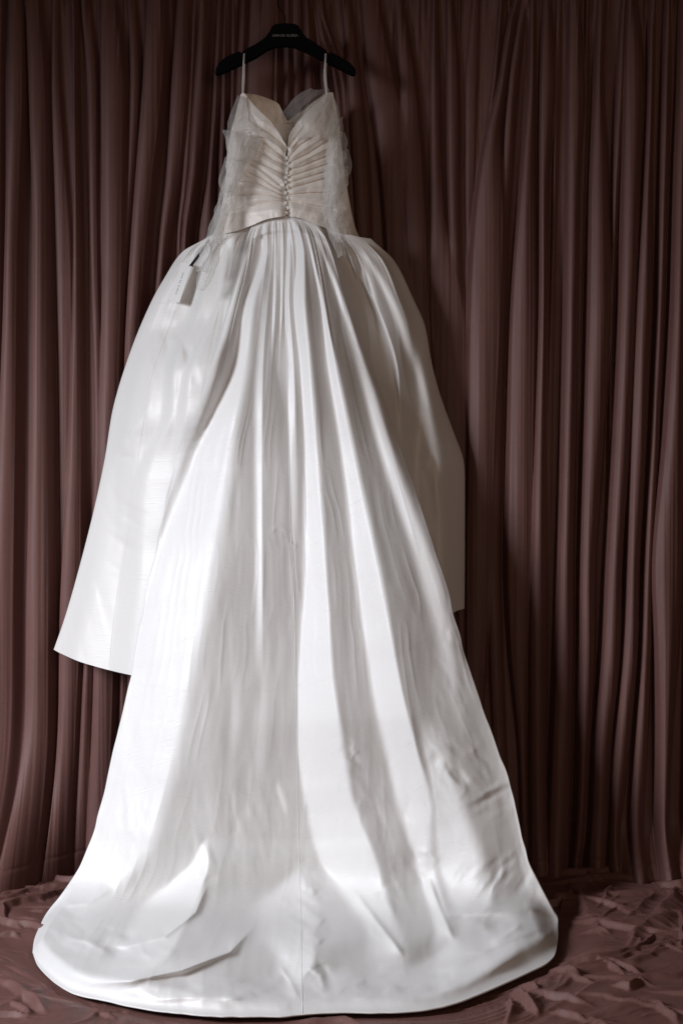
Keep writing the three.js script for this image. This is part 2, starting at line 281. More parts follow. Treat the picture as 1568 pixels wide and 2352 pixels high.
const ruffle = (u, v, s, n) => {                              // gathers that fan out from the waist seam, each of its own length
  let z = 0; if (v > 0.6) return 0;
  for (let k = 0; k < 3; k++) { const q = u * n * (1 + 0.75 * k) + 1.3 * vnoise(u * 7, k, s), w = vnoise(q, v * 1.5 + k * 9, s + k), len = 0.07 + 0.16 * hash2(Math.round(q), k, s) ; z += [0.014, 0.007, 0.003][k] * (1 - 2 * Math.sqrt(w * w + 0.01)) * Math.exp(-v / (len * (1 - 0.22 * k))); }
  return z * sstep(0, 0.025, v);
};
function skirtPoint(i, j) {
  const [px, py, uu, v] = skirtXY(i, j), edge = sstep(0, 0.06, uu) * sstep(1, 0.94, uu);
  const under = 1 - sstep(along(TL, py)[0] + 4, along(TL, py)[0] + 50, px) * (1 - sstep(along(TR, py)[0] - 50, along(TR, py)[0] - 4, px));
  let z = skirtFront(uu, v) + skirtRelief[j * (SNU + 1) + i] * edge * under + 1.15 * ruffle(uu, v, 41, 19) * edge;
  z += 0.004 * fbm(px * 0.012, py * 0.004, 51, 2) * edge * sstep(0, 0.3, v);
  for (const [x, y, rx, ry, an, h] of [[290, 1210, 34, 90, 0.5, 0.014], [235, 1140, 40, 60, 0.9, 0.010], [285, 980, 60, 160, 1.5, 0.006], [420, 800, 60, 90, 1.3, 0.010], [200, 1400, 60, 100, 1.3, 0.006], [990, 1000, 60, 200, 1.4, 0.008]]) { const dx = (px - x) / rx, dy = (py - y) / ry, q = dx * dx + dy * dy; if (q > 4) continue; const c = Math.cos(an), sn = Math.sin(an), qa = px * c + py * sn, qb = -px * sn + py * c, n = vnoise(qa * 0.016 + 0.6 * vnoise(px * 0.03, py * 0.03, 54), qb * 0.05, 56); z += h * 0.45 * (n - 0.5 * Math.sqrt(n * n + 0.01)) * Math.exp(-q * 1.3) * edge; }
  if (v < 0.06) z = lerp(bodyZ(lerp(520, 800, uu)) - 0.02, z, sstep(0, 0.06, v));
  const p = at(px, py, z); p.u = p.x; p.v = p.y; return p;
}
{
  const front = grid(SNU, SNV, skirtPoint);
  const back = grid(60, 60, (i, j) => {                        // the far side of the bell, close to the curtain
    const a = skirtPoint(Math.round((1 - i / 60) * SNU), Math.round(j / 60 * SNV)), k = Math.sin(Math.PI * i / 60), v = j / 60;
    a.z = a.z * (1 - k) + k * 0.09; a.z = Math.max(0.085, lerp(a.z, 0.09, k)); if (i === 0 || i === 60) a.z = skirtPoint(i ? 0 : SNU, Math.round(v * SNV)).z; return a;
  });
  part('skirt', mergeGeometries([front, back]), satinSheer, dress);
}
const skirtDepth = new Float32Array(400 * 400);                // how far forward the under skirt stands, so that the train lies over it
for (let j = 0; j <= SNV; j++) for (let i = 0; i <= SNU; i++) { const q = skirtXY(i, j), z = skirtPoint(i, j).z, a = Math.round(q[0] / 4), b = Math.round(q[1] / 4); for (let da = -2; da <= 2; da++) for (let db = -2; db <= 2; db++) { const k = (b + db) * 400 + a + da; if (skirtDepth[k] < z) skirtDepth[k] = z; } }
for (let k = 0; k < 3; k++) { const C = skirtDepth.slice(); for (let n = 401; n < 400 * 399 - 1; n++) if (C[n] > 0) { let t = 0, w = 0; for (const d of [0, -1, 1, -400, 400]) if (C[n + d] > 0) { t += C[n + d]; w++; } skirtDepth[n] = t / w; } }
const skirtFrontAt = (px, py) => { const a = clamp(px / 4, 0, 398), b = clamp(py / 4, 0, 398), i = Math.floor(a), j = Math.floor(b), k = j * 400 + i, u = a - i, v = b - j; const q = [skirtDepth[k], skirtDepth[k + 1], skirtDepth[k + 400], skirtDepth[k + 401]]; if (Math.min(...q) <= 0) return Math.max(...q); return lerp(lerp(q[0], q[1], u), lerp(q[2], q[3], u), v); };
// ---- train
const TRAIN_BANDS = [
  [[620, 552, 562, 5, 6, 0], [720, 524, 550, 7, 8, 0.35], [850, 491, 532, 8, 10, 0.5], [960, 460, 500, 8, 12, 0.45], [1080, 410, 450, 8, 12, 0]],
  [[500, 602, 607, 2, 3, 0.6], [580, 600, 613, 3, 5, 0.9], [690, 560, 583, 5, 10, 1.0], [850, 534, 563, 7, 18, 1.0], [1040, 445, 532, 12, 20, 0.7], [1320, 346, 485, 12, 34, 0.65], [1580, 290, 432, 10, 28, 0.62], [1720, 258, 408, 10, 30, 0.62], [1850, 226, 370, 10, 30, 0.62], [1980, 180, 322, 10, 26, 0.65], [2090, 105, 215, 10, 40, 0.6], [2190, 70, 205, 10, 26, 0.4], [2250, 105, 180, 10, 30, 0.2], [2320, 200, 260, 10, 30, 0]],
  [[540, 578, 582, 2, 3, 0.5], [690, 531, 540, 4, 6, 0.55], [850, 479, 491, 5, 9, 0.45], [960, 440, 458, 6, 10, 0.4], [1040, 405, 425, 6, 10, 0.4], [1180, 372, 392, 6, 8, 0]],
  [[600, 610, 622, 3, 2, 0], [850, 590, 604, 8, 1.5, 0.5], [1040, 586, 602, 8, 1.2, 0.6], [1320, 588, 602, 8, 1.5, 0.6], [1480, 588, 603, 8, 3, 0.3], [1580, 588, 604, 8, 6, 0]],
  [[505, 645, 648, 1.5, 2, 0.7], [580, 644, 650, 2, 2.5, 1.1], [690, 644, 649, 2, 2.5, 0.9], [800, 640, 645, 2, 3, 0.4], [880, 636, 642, 2, 3, 0]],
  [[505, 630, 633, 1.5, 2, 0.7], [580, 630, 634, 2, 2.5, 0.8], [690, 627, 632, 2, 2.5, 0.8], [800, 622, 628, 2, 3, 0.2], [840, 620, 626, 2, 3, 0]],
  [[505, 660, 664, 1.5, 2, 0.8], [580, 658, 667, 2, 3, 1.0], [690, 654, 664, 2, 3, 0.9], [850, 659, 675, 2, 3, 1.0], [1040, 664, 680, 2, 6, 0.6], [1180, 668, 684, 3, 8, 0.3], [1260, 672, 686, 4, 8, 0]],
  [[505, 676, 682, 2, 3, 0.8], [580, 682, 698, 3, 5, 1.2], [690, 675, 698, 2, 8, 1.1], [850, 689, 714, 2, 10, 1.1], [1040, 700, 730, 5, 12, 1.0], [1320, 700, 750, 12, 6, 0.95], [1450, 690, 758, 8, 6, 0.9], [1580, 684, 768, 3, 8, 0.9], [1720, 684, 790, 3, 10, 0.9], [1850, 704, 812, 10, 10, 0.9], [1980, 738, 864, 12, 10, 0.95], [2090, 812, 897, 20, 8, 0.95], [2140, 846, 920, 16, 12, 0.7], [2190, 850, 930, 24, 24, 0.4], [2290, 850, 930, 30, 30, 0]],
  [[505, 694, 697, 2, 2, 0.6], [580, 712, 718, 2, 3, 0.7], [690, 735, 742, 2, 3, 1.2], [760, 744, 755, 4, 4, 1.2], [850, 753, 775, 5, 8, 1.1], [1040, 783, 814, 8, 10, 1.05], [1320, 816, 873, 12, 12, 1.0], [1580, 855, 921, 12, 4, 1.0], [1720, 885, 956, 12, 4, 1.0], [1850, 915, 990, 12, 10, 0.95], [1960, 950, 992, 10, 10, 0.7], [2020, 965, 1004, 10, 8, 0.9], [2090, 990, 1024, 8, 5, 1.1], [2140, 1000, 1042, 8, 8, 0.8], [2180, 990, 1050, 20, 20, 0.4], [2260, 980, 1040, 24, 24, 0]],
  [[510, 712, 716, 2, 3, 0.5], [580, 738, 745, 3, 4, 0.5], [690, 776, 790, 5, 6, 0.8], [850, 822, 845, 8, 10, 0.9], [1040, 872, 905, 10, 12, 0.9], [1320, 965, 1002, 12, 14, 0.65], [1450, 1000, 1030, 14, 14, 0.45], [1620, 1035, 1060, 14, 14, 0.2], [1700, 1050, 1070, 14, 14, 0]],
  [[1640, 958, 990, 10, 14, 0], [1720, 972, 1016, 8, 16, 0.45], [1850, 998, 1062, 10, 20, 0.6], [1980, 1000, 1108, 16, 22, 0.8], [2060, 1030, 1125, 14, 14, 0.8], [2105, 1060, 1140, 14, 14, 0.2]],
  [[1925, 468, 476, 4, 4, 0], [1950, 458, 477, 6, 5, 0.8], [1990, 436, 478, 10, 5, 1.0], [2090, 325, 442, 24, 8, 1.0], [2150, 292, 412, 22, 8, 0.9], [2195, 262, 384, 20, 10, 0.8], [2235, 230, 330, 30, 14, 0.3], [2270, 230, 300, 30, 14, 0]],
  [[1980, 690, 700, 3, 6, 0], [2040, 640, 716, 22, 8, 0.5], [2090, 590, 735, 30, 8, 0.5], [2150, 610, 718, 40, 8, 0.6], [2200, 640, 722, 20, 6, 0.8], [2250, 655, 694, 12, 5, 0.7], [2290, 670, 694, 10, 5, 0.2], [2330, 680, 694, 10, 5, 0]],
  [[2070, 1050, 1180, 20, 20, 0], [2130, 1050, 1200, 20, 20, 0.6], [2180, 1020, 1180, 20, 24, 0.55], [2240, 960, 1110, 24, 24, 0.4], [2300, 900, 1000, 24, 24, 0]],
  [[1480, 528, 540, 6, 10, 0], [1650, 532, 548, 8, 12, 0.22], [1750, 528, 545, 8, 12, 0]],
  [[1440, 612, 628, 6, 10, 0], [1650, 590, 615, 10, 14, 0.22], [1800, 585, 605, 8, 12, 0.1], [1900, 585, 600, 8, 12, 0]],
  [[1790, 632, 638, 3, 4, 0], [1815, 636, 646, 3, 5, 0.5], [1850, 648, 658, 3, 5, 0.5], [1880, 660, 664, 3, 4, 0]],
];
const HEM = [[0, 75, 2186], [0.04, 88, 2218], [0.09, 125, 2255], [0.15, 175, 2283], [0.23, 263, 2304], [0.33, 383, 2325], [0.43, 511, 2336], [0.53, 640, 2336], [0.6, 703, 2330], [0.7, 863, 2326], [0.77, 959, 2322], [0.83, 1039, 2308], [0.88, 1119, 2277], [0.93, 1215, 2235], [0.97, 1271, 2199], [0.99, 1282, 2150], [1, 1282, 2112]];
const TNU = 460, TNV = 560;
const trainXY = (i, j) => {
  const u = i / TNU, v = j / TNV, yl = lerp(505, 2186, v), yr = lerp(505, 2112, v);
  const xl = along(TL, yl)[0] + 2.2 * vnoise(yl * 0.022, 1, 74) * sstep(0.2, 0.5, v), xr = along(TR, yr)[0] + 2.6 * vnoise(yr * 0.022, 2, 75) * sstep(0.2, 0.5, v);
  const B = sstep(0.55, 1, v) ** 1.15, h = along(HEM, u); h[1] += 3.2 * fbm(u * 14, 3, 73, 3);
  const x0 = lerp(xl, xr, u), y0 = lerp(yl, yr, u);
  const top = (seamY(x0) - 505) * (1 - v) ** 6;
  return [x0 + B * (h[0] - lerp(75, 1282, u)), lerp(y0, h[1] - lerp(2186, 2112, u) + y0, B) + top, u, v];
};
const trainRelief = reliefGrid(TNU, TNV, trainXY, TRAIN_BANDS, 1.12, 5);
const floorZ = (py, h) => py < 1200 ? -9 : Math.max(-9, DIST - FOC * (EYE - h) / (py - 1176));
const CREASES = [   // small tugs in the silk: x, y, angle, length, width, height
  [668, 1247, 1.2, 26, 4, 0.005], [676, 1250, 2.0, 20, 4, 0.004], [655, 1238, 0.2, 22, 4, 0.004], [640, 1215, 0.0, 60, 6, 0.005],
  [700, 2020, 0.9, 30, 6, 0.006],
  [1010, 1760, 1.3, 40, 6, 0.006], [1040, 1780, 0.8, 50, 8, 0.007], [1065, 1815, 2.2, 44, 7, 0.007], [1000, 1715, 0.5, 46, 6, 0.007], [1090, 1720, -0.6, 60, 9, 0.004], [1150, 1808, -0.5, 60, 7, 0.005], [1120, 1840, -0.3, 50, 7, 0.006], [1175, 1960, -0.9, 36, 7, 0.006],
  [985, 1975, 0.9, 40, 9, 0.006], [1150, 2010, -1.2, 50, 5, 0.006], [1135, 2035, -1.3, 40, 4, 0.006], [1010, 2120, 1.0, 60, 9, 0.012], [1150, 2150, -0.4, 60, 8, 0.010],
  [270, 2168, 0.1, 120, 8, 0.012], [330, 2190, 1.0, 60, 8, 0.014], [130, 2110, 0.25, 60, 8, 0.010], [250, 2290, 0.05, 160, 9, 0.010], [470, 1960, 1.2, 50, 8, 0.006], [460, 2010, -1.2, 40, 6, 0.008], [180, 2140, 0.6, 60, 8, 0.010], [900, 1990, 1.2, 50, 6, 0.006], [905, 2090, 1.4, 46, 6, 0.008], [800, 1760, 0.9, 30, 5, 0.005], [810, 1735, -0.6, 30, 5, 0.005], [928, 1700, 0.6, 30, 6, 0.008], [860, 2140, 0.6, 60, 8, 0.010], [520, 2290, -0.1, 160, 9, 0.005], [860, 2280, -0.2, 160, 9, 0.006], [1130, 2230, -0.5, 140, 10, 0.008],
].map(([x, y, a, l, w, h]) => [x, y, Math.cos(a), Math.sin(a), l / 2, w, h]);
const CRINKLE = [[1050, 1780, 70, 60, 1.0, 0.014], [1140, 1830, 60, 50, -0.5, 0.012], [1000, 1730, 40, 50, 0.6, 0.008], [1140, 2020, 90, 60, -1.0, 0.014], [1120, 2110, 150, 40, -0.1, 0.016], [712, 2090, 55, 110, 0.5, 0.02], [955, 1980, 50, 50, 0.6, 0.014], [900, 2080, 60, 60, 1.2, 0.014], [270, 2170, 170, 50, 0.1, 0.024], [150, 2130, 60, 60, 0.5, 0.016], [460, 1980, 40, 60, 1.3, 0.01], [500, 2290, 260, 40, 0.0, 0.02], [900, 2270, 260, 50, -0.2, 0.022], [700, 2250, 90, 60, 0.8, 0.01], [810, 1740, 40, 60, 0.8, 0.007], [668, 1240, 36, 26, 0.3, 0.006], [300, 1900, 50, 160, 1.5, 0.006], [1060, 1500, 60, 160, 1.2, 0.006], [560, 1900, 140, 120, 1.4, 0.005], [880, 1850, 160, 140, 1.2, 0.006]];
const RUMPLES = [   // folds of the train where it reaches the floor: line, height, width, steep side
  [[[215, 2172], [290, 2172], [380, 2150], [450, 2095], [480, 2020]], 0.05, 14, 1], [[[190, 2262], [300, 2252], [420, 2228], [530, 2185], [590, 2120]], 0.06, 18, 1], [[[1000, 2108], [1060, 2098], [1150, 2094], [1215, 2086], [1285, 2106]], 0.05, 17, 1], [[[800, 2030], [860, 2110], [900, 2160], [930, 2200]], 0.035, 12, -1], [[[980, 2010], [1010, 2090], [1045, 2165]], 0.04, 11, -1],
  [[[690, 2036], [712, 2034], [726, 2056]], 0.014, 10, 1], [[[694, 2085], [730, 2108], [746, 2120]], 0.02, 13, -1], [[[694, 2146], [722, 2150], [740, 2170]], 0.016, 13, 1], [[[640, 2215], [664, 2250], [690, 2300]], 0.022, 13, -1], [[[700, 2215], [735, 2240], [745, 2280]], 0.018, 15, 1], [[[1120, 2170], [1160, 2150], [1200, 2120]], 0.035, 11, -1], [[[1040, 2190], [1110, 2185], [1190, 2150], [1260, 2130]], 0.03, 14, 1], [[[860, 2250], [980, 2235], [1120, 2190]], 0.03, 20, 1], [[[140, 2150], [200, 2160], [270, 2200]], 0.035, 12, -1], [[[320, 2300], [460, 2290], [600, 2296]], 0.03, 14, 1], [[[420, 2270], [540, 2255], [640, 2275]], 0.02, 14, -1], [[[780, 2295], [900, 2290], [1010, 2270]], 0.025, 12, 1], [[[950, 1955], [985, 1960], [1010, 1985]], 0.012, 10, 1], [[[130, 2080], [200, 2075], [260, 2040]], 0.02, 14, 1],
];
function trainDepth(i, j) {
  const [px, py, u, v] = trainXY(i, j);
  const bow = 1 - Math.abs(2 * u - 1) ** 2.2;
  let wall = 0.258 + 0.205 * v + lerp(0.0, 0.045, sstep(0, 0.35, v)) * bow;
  if (v < 0.1) wall = lerp(bodyZ(px) - 0.004, wall, sstep(0, 0.1, v));
  let rel = trainRelief[j * (TNU + 1) + i] * sstep(0, 0.02, v) + 0.6 * ruffle(u, v * 1.8, 43, 9) * sstep(0, 0.06, u) * sstep(1, 0.94, u);
  rel += 0.004 * fbm(px * 0.012, py * 0.0035, 61, 2) * sstep(0.05, 0.3, v) + 0.0006 * fbm(px * 0.05, py * 0.012, 63, 2) * sstep(0.1, 0.4, v);
  for (const [x, y, c, s, l, w, h] of CREASES) { const dx = px - x + 6 * vnoise(px * 0.05, py * 0.05, 67), dy = py - y + 6 * vnoise(px * 0.05, py * 0.05, 68); if (Math.abs(dx) + Math.abs(dy) > 160) continue; const a = (dx * c + dy * s) / l, b = (-dx * s + dy * c) / (0.8 * w); if (Math.abs(a) < 1.6 && Math.abs(b) < 5) rel += 0.42 * h * Math.exp(-a * a * 1.6) * (1.15 - 0.15 * b) * Math.exp(-Math.sqrt(b * b + 0.3)); }
  for (const [x, y, rx, ry, an, h] of CRINKLE) { const dx = (px - x) / rx, dy = (py - y) / ry, q = dx * dx + dy * dy; if (q > 4) continue; const c = Math.cos(an), sn = Math.sin(an), qa = px * c + py * sn, qb = -px * sn + py * c, n = vnoise(qa * 0.014 + 0.5 * vnoise(px * 0.02, py * 0.02, 64), qb * 0.04 + 0.4 * vnoise(px * 0.03, py * 0.03, 65), 66), m = vnoise(qa * 0.03 + 5, qb * 0.075, 68); rel += h * (0.34 * n + 0.16 * m - 0.22 * Math.sqrt(n * n + 0.01)) * Math.exp(-q * 1.3); }
  rel += 0.0011 * (0.5 - Math.abs(vnoise(u * 42 + 0.4 * vnoise(u * 9, py * 0.01, 62), py * 0.006, 69))) * sstep(0.15, 0.4, v);
  rel += 0.014 * fbm(px * 0.006, py * 0.016, 72, 2) * sstep(2080, 2200, py);
  if (py > 1900) for (const [pts, H, w, sd] of RUMPLES) { const [d, s, f] = toLine(pts, px, py); if (d > 4 * w) continue; const e = sstep(0, 0.3, f) * sstep(1, 0.75, f), q = s * sd > 0 ? d / (0.5 * w) : d / (1.5 * w); rel += 0.4 * H * e * Math.exp(0.5 - Math.sqrt(q * q + 0.25)) * (1 - d / (4 * w)) ** 2; }
  const hemD = Math.min(1, Math.min((1 - v) / 0.035, Math.min(u, 1 - u) / 0.035));
  const fl = floorZ(py, 0.022), onFloor = sstep(2040, 2160, py);
  const edgeFade = lerp(1, sstep(0, 1, hemD), onFloor);
  rel *= edgeFade;
  const sk = skirtFrontAt(px, py); if (sk > 0 && v > 0.02) wall = lerp(sk + 0.016, wall, sstep(0.1, 0.5, v));
  if (sk > 0) wall = smax(wall, sk + 0.012 * sstep(520, 640, py) - Math.min(0, rel), 0.012);
  let z = smax(wall, fl + 0.055 * edgeFade * onFloor, 0.22 * edgeFade + 0.004) + rel * lerp(1, 1.25, onFloor);
  z = smax(z, floorZ(py, 0.017), 0.008);
  return [px, py, z, u, v];
}
const trainGrid = [];
for (let j = 0; j <= TNV; j++) for (let i = 0; i <= TNU; i++) trainGrid.push(trainDepth(i, j));
{
  const g = grid(TNU + 2, TNV + 1, (i, j) => {
    const ii = clamp(i - 1, 0, TNU), jj = Math.min(j, TNV), [px, py, z] = trainGrid[jj * (TNU + 1) + ii], p = at(px, py, z);
    if (i !== ii + 1 || j !== jj) { p.z -= 0.005; p.y = Math.max(0.004, p.y - 0.004); }        // turned-in edge
    p.u = p.x; p.v = p.y - p.z; return p;
  });
  part('train', g, satin, dress);
}
function seamOn(pts, rows, cols, xyz, lift) {                   // follows the cloth exactly along x(y)
  const path = pts.map(([x, y]) => [y, x]), out = [];
  for (let j = 4; j <= rows; j += 3) for (let i = 0; i < cols; i++) {
    const A = xyz(i, j), B = xyz(i + 1, j), fa = A[0] - along(path, A[1])[0], fb = B[0] - along(path, B[1])[0];
    if (fa <= 0 && fb > 0 && A[1] >= path[0][0] && A[1] <= path[path.length - 1][0]) { const t = fa / (fa - fb); out.push(at(lerp(A[0], B[0], t), lerp(A[1], B[1], t), lerp(A[2], B[2], t) + lift)); break; }
  }
  return out;
}
part('seam', tube(seamOn([[657, 515], [658, 700], [660, 850], [664, 1040], [667, 1180], [669, 1247], [674, 1320], [680, 1580], [683, 1720], [684, 1850], [687, 1980], [691, 2100], [692, 2200], [695, 2336]], TNV, TNU, (i, j) => trainGrid[j * (TNU + 1) + i], -0.0002), 0.0009, 560, 6), satin, dress);
{
  const S = []; for (let j = 0; j <= SNV; j++) for (let i = 0; i <= SNU; i++) { const q = skirtXY(i, j); S.push([q[0], q[1], skirtPoint(i, j).z]); }
  part('seam', tube(seamOn([[405, 705], [382, 770], [350, 860], [332, 960], [311, 1100], [300, 1200], [281, 1300], [262, 1420], [251, 1538]], SNV, SNU, (i, j) => S[j * (SNU + 1) + i], -0.0002), 0.0009, 300, 6), satinSheer, dress);
}
// ---- bodice, two ruched halves with an open neckline
const K = 0.24, bx = (a) => a.map(([x, y]) => [464 + K * x, 188 + K * y]);
const PLEATS = [
  [[430, 345], [530, 430], [650, 500], [760, 590], [815, 650]], [[590, 590], [700, 665], [800, 745]], [[490, 640], [600, 700], [690, 755], [800, 805]], [[465, 735], [600, 800], [700, 850], [792, 890]], [[480, 800], [560, 845], [640, 905], [740, 985]], [[470, 880], [580, 930], [680, 1000], [785, 1055]], [[360, 950], [500, 960], [620, 1015], [780, 1092]], [[360, 1085], [500, 1075], [650, 1082], [790, 1122]], [[320, 1220], [500, 1180], [650, 1155], [790, 1150]],
  [[840, 600], [900, 520], [960, 440]], [[838, 705], [930, 605], [1060, 520]], [[848, 765], [1000, 690], [1190, 565]], [[842, 832], [950, 810], [1060, 760], [1200, 705]], [[848, 902], [1000, 850], [1190, 785]], [[848, 958], [1000, 912], [1190, 850]], [[848, 1015], [1000, 972], [1190, 915]], [[850, 1078], [1000, 1060], [1190, 1055]], [[840, 1130], [950, 1160], [1100, 1188], [1250, 1212]],
].map(bx);
function pleat(px, py) {
  let d0 = 1e9, fade = 1, sag = 0;
  for (const p of PLEATS) { const [d, s, f] = toLine(p, px, py); if (d < d0) { d0 = d; const e = px < 657 ? 1 - f : f; fade = 1 - 0.65 * e; } sag += (s * (px < 657 ? 1 : -1) > 0 ? 1 : -0.3) * 0.0035 * Math.exp(-((d / 5) ** 2)) * 1; }
  return 0.024 * fade * Math.sqrt(Math.min(1, (Math.sqrt(d0 * d0 + 4) - 1.6) / 15)) + sag;
}
const BLL = [[553, 216], [541, 262], [528, 310], [521, 350], [519, 390], [514, 430], [506, 470], [495, 510], [484, 541]];
const BLR = [[560, 213], [590, 248], [622, 278], [641, 303], [652, 322], [661, 336], [657, 350], [655, 420], [656, 496]];
const BRL = [[752, 213], [704, 258], [680, 284], [665, 306], [661, 330], [660, 350], [658, 420], [658, 496]];
const BRR = [[764, 212], [773, 250], [781, 300], [787, 350], [793, 400], [803, 450], [815, 500], [830, 546]];
const bodiceZ = (px, py) => bodyZ(px) + pleat(px, py) - 0.012 * Math.exp(-(((px - 657) / 9) ** 2)) * sstep(330, 350, py) + 0.02 * Math.exp(-(((py - 285) / 45) ** 2)) * Math.exp(-(((Math.abs(px - 657) - 62) / 40) ** 2)) + 0.003 * fbm(px * 0.04, py * 0.04, 71, 3);
function bodiceHalf(L, R) {
  return grid(170, 320, (i, j) => {
    const v = j / 320, u = i / 170, a = pathAt(L, v), b = pathAt(R, v);
    let px = lerp(a[0], b[0], u), py = lerp(a[1], b[1], u);
    py = lerp(py, seamY(px) + 1, v ** 6);
    const p = at(px, py, bodiceZ(px, py)); if (i === 0 || i === 170) p.z -= 0.01; p.u = p.x; p.v = p.y; return p;
  });
}
part('bodice_panel', bodiceHalf(BLL, BLR), satinUpper, dress);
part('bodice_panel', bodiceHalf(BRL, BRR), satinUpper, dress);
part('lining', grid(60, 60, (i, j) => {
  const u = i / 60, v = j / 60, px = lerp(lerp(556, 500, v), lerp(752, 815, v), u);
  const top = along([[556, 214], [589, 218], [620, 228], [640, 239], [647, 253], [656, 271], [661, 277], [675, 268], [700, 250], [730, 228], [752, 213]], px)[0];
  const py = lerp(top, 530, v), p = at(px, py, 0.15 - 0.05 * Math.sin(Math.PI * u) + 0.004 * fbm(px * 0.05, py * 0.05, 77, 3)); return p;
}), liningMat, dress);
// buttons and loops down the centre
[[815, 730], [820, 782], [818, 832], [815, 868], [809, 915], [803, 958], [820, 1005], [803, 1062], [822, 1110], [803, 1160], [822, 1205], [803, 1253]].forEach(([x, y], k) => {
  const px = 464 + K * x, py = 188 + K * y, r = 0.0052, z = bodyZ(px) + 0.008;
  const g = new THREE.SphereGeometry(r, 20, 14); g.scale(1, 1.05, 0.75); const p = at(px, py, z); g.translate(p.x, p.y, p.z);
  part('button', g, satinUpper, dress);
  const t = new THREE.TorusGeometry(r * 1.15, 0.0009, 6, 18, Math.PI); t.rotateZ(Math.PI / 2); t.translate(p.x - 0.002, p.y, p.z - 0.001);
  part('button_loop', t, threadMat, dress);
});
// straps over the hanger
for (const [x, s] of [[560, 1], [747, -1]]) {
  const g = [0, 1].map((k) => tube([at(x - 3 * s + 2 * k, 217, 0.225 + 0.002 * k - 0.05 * k), at(x - 2 + 3 * k, 175, 0.225 - 0.03 * k), at(x + 1.5 * k, 140, 0.222 - 0.03 * k), at(x + 1, 124, 0.205)], 0.0024, 40, 8));
  part('strap', mergeGeometries(g), satin, dress);
}
// ---- tulle: sheer crumpled sheets at both sides; rows [y, left, right, depth]
function tulle(rows, seed, crumple = 0.009, nu = 44, nv = 90) {
  const y0 = rows[0][0], y1 = rows[rows.length - 1][0];
  return grid(nu, nv, (i, j) => {
    const py = lerp(y0, y1, j / nv), [l, r, z] = along(rows, py), u = i / nu;
    const wob = 3 * vnoise(u * 3, py * 0.05, seed);
    const px = lerp(l, r, u) + wob, c = crumple * (fbm(u * 5 + py * 0.012, py * 0.02, seed, 3) * 1.6 + 0.5 * Math.abs(vnoise(u * 9, py * 0.035, seed + 3)));
    return at(px, py + 4 * vnoise(u * 4, py * 0.03, seed + 9), z + c + 0.03 * Math.sin(Math.PI * u));
  });
}
const L_TULLE = [
  [[[222, 549, 562, 0.24], [250, 538, 580, 0.25], [285, 524, 600, 0.26], [302, 521, 610, 0.27]], 101], [[[302, 514, 606, 0.27], [325, 518, 600, 0.28], [350, 521, 590, 0.28], [368, 524, 570, 0.28]], 103], [[[310, 518, 596, 0.285], [340, 520, 585, 0.29], [365, 524, 572, 0.29]], 104],
  [[[362, 520, 570, 0.27], [385, 510, 560, 0.27], [405, 503, 545, 0.27], [425, 507, 540, 0.27], [440, 512, 536, 0.27]], 105], [[[365, 524, 566, 0.28], [400, 518, 556, 0.28], [440, 511, 548, 0.28], [480, 500, 540, 0.28], [520, 492, 530, 0.28], [560, 482, 520, 0.3]], 107],
  [[[420, 511, 534, 0.26], [470, 496, 530, 0.27], [510, 488, 520, 0.28], [560, 472, 510, 0.29], [600, 462, 500, 0.31], [640, 452, 488, 0.32], [665, 448, 470, 0.32]], 109], [[[470, 500, 524, 0.28], [530, 478, 512, 0.29], [580, 462, 500, 0.3], [625, 452, 480, 0.31]], 113], [[[300, 520, 560, 0.29], [370, 522, 560, 0.29], [450, 508, 540, 0.29]], 117],
];
const R_TULLE = [
  [[[203, 715, 752, 0.16], [215, 690, 756, 0.17], [235, 664, 748, 0.17], [262, 648, 735, 0.17], [285, 650, 720, 0.17]], 121], [[[214, 742, 766, 0.27], [245, 708, 775, 0.28], [285, 680, 782, 0.29], [315, 668, 785, 0.29]], 123], [[[270, 760, 786, 0.27], [290, 752, 788, 0.28], [308, 750, 784, 0.28]], 125],
  [[[306, 758, 792, 0.26], [325, 752, 796, 0.27], [345, 750, 796, 0.27], [370, 756, 790, 0.27], [390, 760, 784, 0.27]], 127], [[[345, 782, 798, 0.25], [365, 780, 806, 0.25], [385, 778, 807, 0.25], [402, 784, 800, 0.25]], 129], [[[330, 756, 784, 0.28], [360, 750, 780, 0.28], [395, 744, 796, 0.28], [425, 748, 799, 0.28], [440, 750, 795, 0.28]], 131],
  [[[380, 746, 796, 0.285], [420, 746, 798, 0.29], [440, 744, 790, 0.29], [480, 742, 784, 0.29], [520, 752, 786, 0.29], [560, 764, 790, 0.29], [590, 776, 794, 0.29]], 133], [[[400, 752, 782, 0.29], [450, 752, 786, 0.3], [500, 756, 788, 0.3], [555, 768, 796, 0.3]], 137],
];
function tulleSide(list) {                                     // the sheets and their rolled edges
  const out = [];
  for (const [rows, seed] of list) {
    const g = tulle(rows, seed), P = g.attributes.position, W = 45, v = (i, j) => new THREE.Vector3().fromBufferAttribute(P, j * W + i), e = [];
    for (let j = 0; j <= 90; j += 3) e.push(v(0, j));
    for (let i = 4; i <= 44; i += 4) e.push(v(i, 90));
    for (let j = 87; j >= 0; j -= 3) e.push(v(44, j));
    out.push(g, tube(e, 0.0009, 120, 5));
  }
  return mergeGeometries(out);
}
part('tulle_drape', tulleSide(L_TULLE), tulleMat, dress);
part('tulle_drape', tulleSide(R_TULLE), tulleMat, dress);

